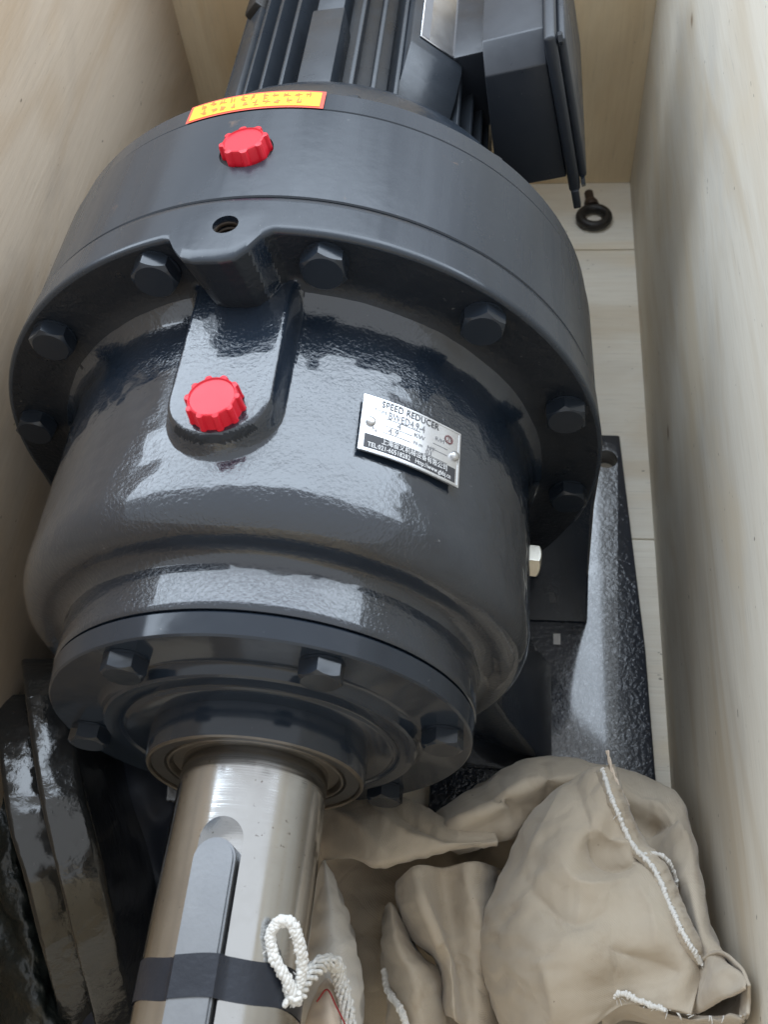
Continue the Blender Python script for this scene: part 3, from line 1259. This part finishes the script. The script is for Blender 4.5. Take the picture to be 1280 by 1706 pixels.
def sheet(name, rows, mat, parent, nu, nv, amp, seedk, thick=.010, freq=5.0, org=None, label=None, cat=None, fine=.35, grow=1.05, soft=.010, ref=3.0, creases=()):
    """cloth surface through a net of (px, py, z) points, thickened"""
    net = np.array([[at(*p) for p in r] for r in rows])
    fu, fv = nu, nv
    nu, nv = max(10, int(nu / ref)), max(10, int(nv / ref))
    a = np.array([catmull(r, nu) for r in net])
    b = np.array([catmull(a[:, j], nv) for j in range(nu)])
    G = b.transpose(1, 0, 2)                    # nv, nu, 3

    def normals(A):
        N_ = np.cross(np.gradient(A, axis=1), np.gradient(A, axis=0))
        N_ /= np.linalg.norm(N_, axis=2)[..., None] + 1e-9
        return N_ if N_[..., 2].mean() > 0 else -N_

    def field(A, fr):
        D = np.zeros(A.shape[:2])
        for i in range(A.shape[0]):
            for j in range(A.shape[1]):
                q = Vector(A[i, j] * fr) + Vector((seedk, 0, 0))
                w_ = noise.noise(q + Vector((noise.noise(q * .7) * 1.2,) * 3))
                rdg = 1 - abs(noise.noise(q * 1.7 + Vector((7, 3, 1)))) * 2.2
                D[i, j] = w_ * .8 + max(rdg, 0) ** 3 * .5
        return D[..., None]

    T_ = G + normals(G) * field(G, freq) * amp
    if grow:
        T_ = buckle(T_, G, grow, soft)
    T_ = np.array([catmull(r, fu) for r in T_])
    T_ = np.array([catmull(T_[:, j], fv) for j in range(fu)]).transpose(1, 0, 2)
    nu, nv = fu, fv
    T_ = T_ + normals(T_) * field(T_, freq * 3.2) * amp * fine * .4
    Nn = normals(T_)
    for pth, h, w_ in creases:
        Q = catmull(np.array([at(*p) for p in pth]), 60)
        d = np.sqrt(((T_[:, :, None, :2] - Q[None, None, :, :2]) ** 2).sum(-1))
        k = d.argmin(-1)
        taper = np.sin(np.pi * np.clip((k + 1.5) / 62, 0, 1)) ** .5
        T_ = T_ + Nn * (h * np.exp(-d.min(-1) / w_) * taper)[..., None]
    Nn = normals(T_)
    Bt = T_ - Nn * thick
    V_ = np.concatenate([T_.reshape(-1, 3), Bt.reshape(-1, 3)])
    n0 = nv * nu
    f1 = grid_faces(nv, nu)
    F_ = f1 + [tuple(n0 + k for k in reversed(f)) for f in f1]
    bd = [j for j in range(nu)] + [i * nu + nu - 1 for i in range(1, nv)] + \
         [(nv - 1) * nu + j for j in range(nu - 2, -1, -1)] + [i * nu for i in range(nv - 2, 0, -1)]
    for p, q in zip(bd, bd[1:] + bd[:1]):
        F_.append((p, q, n0 + q, n0 + p))
    V_[:, 2] = np.maximum(V_[:, 2], -H + .004)
    return mk(name, V_, F_, mat, parent, 180, org or (0, 0, -H), label, cat)


# dark plastic film on the crate floor, left of the shaft
c1 = at(230, 1480, -1.15)
film = sheet('plastic_film', [
    [(40, 1130, -1.19), (130, 1130, -1.18), (230, 1130, -1.18), (330, 1140, -1.18), (440, 1180, -1.19)],
    [(40, 1230, -1.185), (130, 1225, -1.17), (230, 1225, -1.15), (330, 1240, -1.17), (470, 1290, -1.19)],
    [(70, 1330, -1.185), (150, 1330, -1.12), (240, 1330, -1.10), (330, 1345, -1.14), (520, 1370, -1.19)],
    [(60, 1430, -1.18), (160, 1440, -1.09), (240, 1440, -1.12), (330, 1450, -1.14), (540, 1460, -1.19)],
    [(40, 1560, -1.18), (170, 1560, -1.10), (245, 1560, -1.09), (330, 1560, -1.14), (540, 1570, -1.19)],
    [(30, 1700, -1.18), (170, 1690, -1.10), (245, 1680, -1.12), (330, 1690, -1.15), (540, 1690, -1.19)],
    [(20, 1830, -1.18), (160, 1830, -1.16), (245, 1830, -1.15), (330, 1830, -1.17), (540, 1820, -1.19)]],
    'film', None, 60, 70, .012, 3.1, .006, 3.0, (c1[0], c1[1], -H),
    'dark plastic film crumpled on the floor below the shaft', 'plastic sheet')
c1 = at(30, 1560, -1.0)
sheet('wrapping_film', [
    [(-60, 1240, -.86), (-20, 1235, -.80), (10, 1245, -.80), (30, 1265, -.86)],
    [(-60, 1340, -.92), (-15, 1340, -.80), (20, 1345, -.80), (50, 1370, -.90)],
    [(-60, 1440, -.98), (-10, 1450, -.84), (30, 1450, -.82), (66, 1470, -.94)],
    [(-50, 1540, -1.02), (0, 1555, -.92), (45, 1560, -.88), (85, 1575, -1.0)],
    [(-30, 1640, -1.08), (18, 1660, -.98), (65, 1660, -.95), (105, 1670, -1.06)],
    [(-10, 1760, -1.12), (35, 1770, -1.04), (85, 1770, -1.02), (130, 1775, -1.1)]],
    'wrap', None, 60, 100, .03, 8.2, .008, 5.0, (c1[0], c1[1], -H),
    'black wrinkled wrapping film in the lower left corner beside the black flange', 'wrapping', .7)

# ------------------------------------------------------------------ beige canvas
cc = at(940, 1560, -1.0)
cv_ = empty('canvas_cloth', (cc[0], cc[1], -H), 'crumpled beige canvas cloth with white stitched seam between shaft and right wall',
            'cloth')
sheet('under_layer', [
    [(500, 1350, -1.19), (600, 1340, -1.16), (700, 1345, -1.15), (800, 1350, -1.14), (930, 1340, -1.15), (1090, 1350, -1.17)],
    [(500, 1430, -1.18), (600, 1430, -1.12), (700, 1440, -1.14), (800, 1440, -1.10), (930, 1440, -1.12), (1100, 1440, -1.15)],
    [(500, 1530, -1.18), (600, 1530, -1.06), (690, 1530, -1.12), (800, 1540, -1.08), (930, 1540, -1.10), (1100, 1540, -1.15)],
    [(500, 1640, -1.17), (610, 1640, -1.04), (700, 1640, -1.12), (810, 1650, -1.08), (930, 1650, -1.10), (1100, 1640, -1.15)],
    [(500, 1830, -1.18), (610, 1830, -1.12), (700, 1830, -1.14), (810, 1830, -1.12), (930, 1830, -1.14), (1100, 1800, -1.15)]],
    'canvas', cv_, 70, 60, .035, 1.7, .010, 5.0)
# big front lobe
lobe_rows = [
    [(948, 1322, -.86), (958, 1298, -.60), (980, 1282, -.50), (1000, 1276, -.46), (1014, 1280, -.46), (1026, 1290, -.50), (1030, 1306, -.74)],
    [(890, 1380, -.86), (890, 1354, -.62), (934, 1342, -.46), (985, 1348, -.39), (1020, 1354, -.40), (1046, 1370, -.46), (1050, 1396, -.72)],
    [(850, 1460, -.88), (846, 1438, -.64), (898, 1426, -.44), (950, 1424, -.36), (1012, 1426, -.42), (1060, 1418, -.42), (1070, 1444, -.68)],
    [(816, 1540, -.88), (811, 1520, -.66), (868, 1508, -.44), (950, 1496, -.35), (1040, 1496, -.36), (1104, 1482, -.38), (1114, 1514, -.62)],
    [(812, 1606, -.90), (805, 1590, -.68), (862, 1586, -.45), (950, 1580, -.32), (1050, 1578, -.34), (1130, 1556, -.34), (1142, 1590, -.58)],
    [(830, 1678, -.92), (822, 1662, -.70), (876, 1656, -.47), (956, 1650, -.36), (1056, 1640, -.40), (1140, 1614, -.34), (1170, 1610, -.40)],
    [(864, 1766, -.94), (856, 1752, -.72), (900, 1742, -.51), (970, 1722, -.42), (1040, 1674, -.42), (1110, 1680, -.38), (1152, 1688, -.36)]]
sheet('front_lobe', lobe_rows, 'canvas', cv_, 120, 130, .016, 4.4, .008, 3.6, fine=.35, grow=1.02, ref=3.6, creases=(
    ([(880, 1480, -.4), (925, 1520, -.36), (965, 1536, -.34), (1010, 1522, -.36)], -.034, .030),
    ([(935, 1440, -.36), (962, 1470, -.35), (1000, 1478, -.36), (1040, 1462, -.38)], .026, .026),
    ([(985, 1400, -.38), (1004, 1432, -.4), (1040, 1440, -.4), (1070, 1424, -.4)], -.040, .018),
    ([(990, 1380, -.38), (1030, 1400, -.4), (1056, 1412, -.4)], .024, .016),
    ([(945, 1300, -.5), (918, 1358, -.46), (896, 1400, -.46), (868, 1470, -.46)], .018, .022),
    ([(1020, 1580, -.34), (1070, 1602, -.35), (1130, 1622, -.36)], -.030, .030),
    ([(900, 1600, -.42), (920, 1660, -.42), (925, 1720, -.46)], .020, .025),
    ([(960, 1310, -.46), (975, 1360, -.4), (990, 1400, -.38)], -.018, .016),
    ([(1060, 1470, -.38), (1085, 1520, -.36), (1095, 1580, -.34)], .016, .018)))


# sleeve behind it, running down the wall
def band_rows(outer, inner, zo, zm, zi):
    rows = []
    for (o_, i_, a_, b_, c_) in zip(outer, inner, zo, zm, zi):
        o_, i_ = np.array(o_, float), np.array(i_, float)
        rows.append([(*(o_ + (i_ - o_) * .04), a_ - .16), (*o_, a_), (*(o_ + (i_ - o_) * .3), b_), (*(o_ + (i_ - o_) * .65), (b_ + c_) / 2 + .02),
                     (*i_, c_), (*(i_ - (i_ - o_) * .06), c_ - .14)])
    return rows


sheet('sleeve', band_rows(
    [(690, 1392), (745, 1345), (810, 1304), (885, 1268), (985, 1272), (1075, 1300), (1132, 1340), (1162, 1440), (1192, 1560), (1243, 1640)],
    [(760, 1420), (800, 1412), (850, 1392), (905, 1362), (985, 1356), (1035, 1395), (1062, 1440), (1090, 1510), (1118, 1590), (1158, 1690)],
    [-.90, -.86, -.84, -.80, -.78, -.78, -.66, -.50, -.36, -.10],
    [-.70, -.62, -.60, -.60, -.62, -.64, -.58, -.44, -.34, -.16],
    [-.76, -.70, -.70, -.74, -.76, -.74, -.70, -.66, -.60, -.44]), 'canvas', cv_, 60, 150, .020, 12.4, .008, 4.5, fine=.35, grow=1.03, creases=(
    ([(800, 1330, -.66), (850, 1345, -.64), (900, 1335, -.64)], -.045, .022),
    ([(740, 1385, -.7), (800, 1360, -.62), (860, 1320, -.6), (930, 1300, -.62)], .030, .022),
    ([(905, 1272, -.74), (915, 1310, -.64), (910, 1350, -.7)], -.030, .016),
    ([(1065, 1398, -.7), (1090, 1384, -.66), (1128, 1376, -.6)], -.060, .024),
    ([(1060, 1340, -.66), (1100, 1350, -.62), (1136, 1400, -.56), (1150, 1470, -.48)], .034, .022),
    ([(1110, 1470, -.56), (1130, 1540, -.46), (1165, 1600, -.34)], -.034, .022)))
# open hem of the sleeve at the lower right
sheet('hem', [
    [(1166, 1600, -.36), (1200, 1588, -.26), (1232, 1612, -.16), (1246, 1640, -.10)],
    [(1160, 1640, -.46), (1196, 1640, -.48), (1228, 1645, -.36), (1246, 1665, -.14)],
    [(1152, 1690, -.42), (1190, 1694, -.40), (1225, 1694, -.28), (1243, 1690, -.14)],
    [(1148, 1694, -.52), (1188, 1699, -.50), (1222, 1699, -.38), (1240, 1696, -.24)]], 'canvas', cv_, 40, 40, .008, 2.9, .008, 6.0)
sheet('lower_hem', [
    [(1000, 1676, -.52), (1030, 1660, -.48), (1080, 1674, -.47), (1150, 1690, -.42), (1238, 1690, -.20)],
    [(1002, 1692, -.52), (1034, 1674, -.47), (1085, 1686, -.46), (1150, 1700, -.41), (1236, 1702, -.20)],
    [(1008, 1720, -.66), (1040, 1700, -.66), (1090, 1708, -.64), (1150, 1718, -.60), (1232, 1716, -.36)]], 'canvas', cv_, 60, 18, .008, 6.6, .008, 6.0)
# wavy flap next to the shaft
sheet('flap', [
    [(520, 1345, -1.10), (590, 1330, -1.06), (645, 1334, -1.04), (700, 1352, -1.0), (760, 1380, -.94), (822, 1394, -.9)],
    [(524, 1330, -.98), (590, 1316, -.88), (645, 1322, -.82), (700, 1343, -.76), (760, 1372, -.68), (824, 1386, -.68)],
    [(526, 1365, -.82), (590, 1358, -.68), (640, 1364, -.60), (700, 1380, -.58), (760, 1392, -.58), (828, 1394, -.62)],
    [(532, 1402, -.72), (585, 1414, -.58), (630, 1426, -.52), (690, 1416, -.54), (755, 1406, -.56), (830, 1402, -.60)],
    [(538, 1430, -.74), (588, 1430, -.60), (632, 1444, -.56), (695, 1430, -.58), (755, 1418, -.60), (828, 1410, -.63)],
    [(542, 1428, -.80), (590, 1424, -.68), (634, 1434, -.66), (696, 1422, -.68), (755, 1412, -.70), (824, 1406, -.72)]],
    'canvas', cv_, 100, 56, .012, 21.0, .008, 5.0, fine=.3, grow=1.02, creases=(
    ([(545, 1345, -.84), (600, 1380, -.64), (640, 1425, -.54)], .022, .022),
    ([(640, 1335, -.74), (700, 1375, -.6), (760, 1396, -.58), (815, 1396, -.62)], -.030, .018),
    ([(600, 1335, -.8), (665, 1385, -.56), (730, 1404, -.56)], .020, .018)))
sheet('inner_fold', [
    [(668, 1466, -.94), (662, 1466, -.70), (696, 1442, -.56), (740, 1444, -.66), (795, 1436, -.64), (835, 1448, -.94)],
    [(674, 1512, -.94), (667, 1512, -.72), (702, 1504, -.54), (744, 1516, -.68), (796, 1512, -.66), (830, 1535, -.94)],
    [(698, 1562, -.94), (691, 1562, -.74), (724, 1556, -.57), (754, 1572, -.68), (800, 1586, -.70), (834, 1608, -.94)],
    [(736, 1606, -.96), (731, 1606, -.76), (746, 1602, -.60), (768, 1620, -.70), (804, 1648, -.72), (842, 1678, -.96)],
    [(746, 1690, -.98), (741, 1690, -.78), (756, 1696, -.64), (778, 1710, -.72), (808, 1730, -.76), (850, 1752, -.98)]],
    'canvas', cv_, 80, 80, .014, 31.0, .008, 5.0, fine=.3, grow=1.03, creases=(
    ([(738, 1446, -.66), (746, 1500, -.68), (758, 1570, -.68), (770, 1640, -.70)], -.020, .030),
    ([(690, 1450, -.58), (708, 1510, -.54), (728, 1560, -.57), (748, 1610, -.6)], .024, .016),
    ([(775, 1446, -.64), (790, 1520, -.66), (800, 1600, -.70)], .030, .020)))
sheet('tongue', [
    [(641, 1516, -.92), (642, 1510, -.78), (650, 1503, -.70), (660, 1512, -.78), (665, 1524, -.92)],
    [(641, 1574, -.92), (639, 1570, -.76), (662, 1566, -.62), (692, 1578, -.74), (700, 1586, -.92)],
    [(647, 1634, -.92), (645, 1630, -.76), (686, 1626, -.60), (726, 1622, -.74), (736, 1626, -.92)],
    [(653, 1704, -.92), (650, 1700, -.78), (696, 1690, -.62), (736, 1670, -.74), (744, 1668, -.92)],
    [(656, 1772, -.94), (652, 1768, -.80), (702, 1756, -.66), (742, 1732, -.76), (750, 1728, -.92)]],
    'canvas', cv_, 56, 66, .010, 41.0, .008, 5.0, fine=.5, grow=1.05)
# raw seam edge standing up along the lobe
SEAM = [(1003, 1281, -.44), (1012, 1312, -.41), (1022, 1340, -.39), (1036, 1374, -.41), (1056, 1412, -.41), (1082, 1438, -.39),
        (1100, 1470, -.375), (1114, 1505, -.365), (1130, 1540, -.335), (1148, 1575, -.33), (1168, 1606, -.37)]
sheet('seam_edge', [[(x - 10, y + 4, z - .01), (x, y, z + .012), (x + 12, y - 7, z + .002), (x + 22, y - 8, z - .035)] for x, y, z in SEAM],
      'canvas', cv_, 14, 120, .012, 71.0, .005, 9.0, fine=.8, grow=1.05, ref=1.3)
# frayed ends along the hems
fray = []
fr = random.Random(5)
for path, dens in ((SEAM, 26), ([(1004, 1676, -.46), (1030, 1660, -.42), (1066, 1668, -.41), (1110, 1681, -.37), (1150, 1690, -.35), (1238, 1692, -.17)], 26),
                   ):
    Q = catmull(np.array([at(*p) for p in path]), 200)
    for k in range(dens):
        p = Q[fr.randrange(200)]
        e = np.array([fr.uniform(-.018, .018), fr.uniform(-.026, .008), fr.uniform(-.015, .012)])
        fray.append(tube([p, p + e * .5 + np.array([0, 0, .006]), p + e], [.0015, .0013, .0007], 4))
V, Fc = merge(*fray)
fo = mk('frayed_ends', V, Fc, 'thread', cv_, 60)
fo['kind'] = 'stuff'


def cord(name, pix, rad, mat, parent, strands=2, twist=26, n=160, wob=.0, spread=.8):
    P = catmull(np.array([at(*p) for p in pix]), n)
    T = np.gradient(P, axis=0)
    T /= np.linalg.norm(T, axis=1)[:, None]
    parts = []
    for k in range(strands):
        Q = []
        for i in range(n):
            a = twist * 2 * math.pi * i / n + 2 * math.pi * k / strands
            e1 = np.cross(T[i], [0, 0, 1.0])
            e1 /= np.linalg.norm(e1) + 1e-9
            e2 = np.cross(T[i], e1)
            w_ = wob * noise.noise((i * .21, k * 9.0, 2.0))
            Q.append(P[i] + (rad * spread + w_) * (math.cos(a) * e1 + math.sin(a) * e2))
        parts.append(tube(Q, rad, 7))
    V_, F_ = merge(*parts)
    return mk(name, V_, F_, mat, parent, 60)


# white stitching along the lobe's right edge, loose hem threads
cord('stitching', [(x + 2, y, z + .016) for x, y, z in SEAM], .0042, 'thread', cv_, 3, 40, 320, .009)
cord('stitching', [(1066, 1424, -.39), (1096, 1422, -.40), (1116, 1438, -.42), (1127, 1468, -.46), (1122, 1490, -.47)], .0040, 'thread', cv_, 2, 14, 120, .007)
cord('stitching', [(1004, 1676, -.45), (1022, 1658, -.41), (1044, 1656, -.40), (1066, 1667, -.395), (1110, 1682, -.36)], .0042, 'thread', cv_, 3, 16, 160, .010)
cord('stitching', [(641, 1616, -.75), (645, 1645, -.72), (660, 1670, -.64), (672, 1690, -.61), (680, 1720, -.62)], .0062, 'thread', cv_, 3, 10, 140, .008)
cord('loose_thread', [(1012, 1250, -.40), (1020, 1282, -.42), (1034, 1315, -.43), (1048, 1342, -.44)], .0035, 'tab', cv_, 2, 3, 50)

# ------------------------------------------------------------------ white bag with a thread loop beside the shaft
cb = at(555, 1620, -.8)
bagw = empty('cotton_bag', (cb[0], cb[1], -H), 'off white cotton bag with knotted white thread loop beside the steel shaft', 'bag')
sheet('bag_body', [
    [(536, 1436, -.80), (538, 1434, -.62), (541, 1434, -.58), (545, 1440, -.62), (546, 1446, -.85)],
    [(526, 1500, -.90), (526, 1498, -.60), (548, 1498, -.48), (570, 1508, -.60), (570, 1512, -.95)],
    [(516, 1562, -.95), (515, 1560, -.58), (552, 1560, -.44), (586, 1566, -.58), (586, 1570, -1.0)],
    [(510, 1625, -1.0), (508, 1622, -.56), (550, 1620, -.42), (595, 1630, -.56), (595, 1634, -1.05)],
    [(502, 1702, -1.05), (500, 1700, -.56), (550, 1700, -.42), (599, 1706, -.56), (599, 1710, -1.08)],
    [(498, 1800, -1.1), (496, 1798, -.6), (550, 1800, -.48), (604, 1806, -.6), (604, 1810, -1.1)]],
    'white_canvas', bagw, 40, 70, .010, 51.0, .010, 4.0)
sheet('tab', [
    [(534, 1640, -.40), (545, 1630, -.36), (556, 1640, -.38)],
    [(520, 1670, -.40), (545, 1664, -.34), (566, 1668, -.37)],
    [(508, 1710, -.42), (545, 1706, -.34), (578, 1712, -.38)],
    [(504, 1780, -.46), (545, 1780, -.38), (588, 1790, -.42)]], 'tab', bagw, 26, 34, .006, 61.0, .008, 5.0)
cord('red_stitching', [(528, 1668, -.345), (545, 1648, -.325), (560, 1675, -.32), (575, 1706, -.32), (590, 1745, -.33)], .0022, 'red_thread', bagw, 1, 0, 60, 0, 0)
loop = [(492, 1664, .10), (478, 1632, .13), (462, 1604, .15), (452, 1576, .16), (452, 1552, .17), (464, 1536, .18), (480, 1534, .18), (492, 1548, .17),
        (500, 1574, .15), (504, 1602, .12), (500, 1632, .10), (492, 1660, .09)]
cord('thread_loop', loop, .0062, 'thread', bagw, 4, 11, 420, .0075, 1.25)
cord('thread_tail', [(486, 1668, .09), (496, 1650, .07), (512, 1626, .0), (534, 1606, -.15), (556, 1604, -.26), (566, 1628, -.32), (574, 1660, -.34), (584, 1712, -.36)],
     .0058, 'thread', bagw, 7, 2.5, 260, .012, 2.6)
# knot
P = [at(486 + 11 * math.cos(q * 1.9) + rng.uniform(-5, 5), 1660 + 12 * math.sin(q * 2.6) + rng.uniform(-5, 5), .09 + .03 * math.sin(q * 3.1)) for q in range(34)]
V, Fc = tube(catmull(np.array(P), 420), .0060, 7)
mk('knot', V, Fc, 'thread', bagw, 60)
# loose fibres of the cotton yarn
fz = []
Q = catmull(np.array([at(*p) for p in loop]), 200)
for k in range(60):
    p = Q[fr.randrange(200)] + np.array([fr.uniform(-.012, .012) for _ in range(3)])
    e = np.array([fr.uniform(-.012, .012) for _ in range(3)])
    fz.append(tube([p, p + e * .6 + np.array([0, 0, .004]), p + e], [.0014, .0012, .0006], 4))
V, Fc = merge(*fz)
fo = mk('yarn_fuzz', V, Fc, 'thread', bagw, 60)
fo['kind'] = 'stuff'
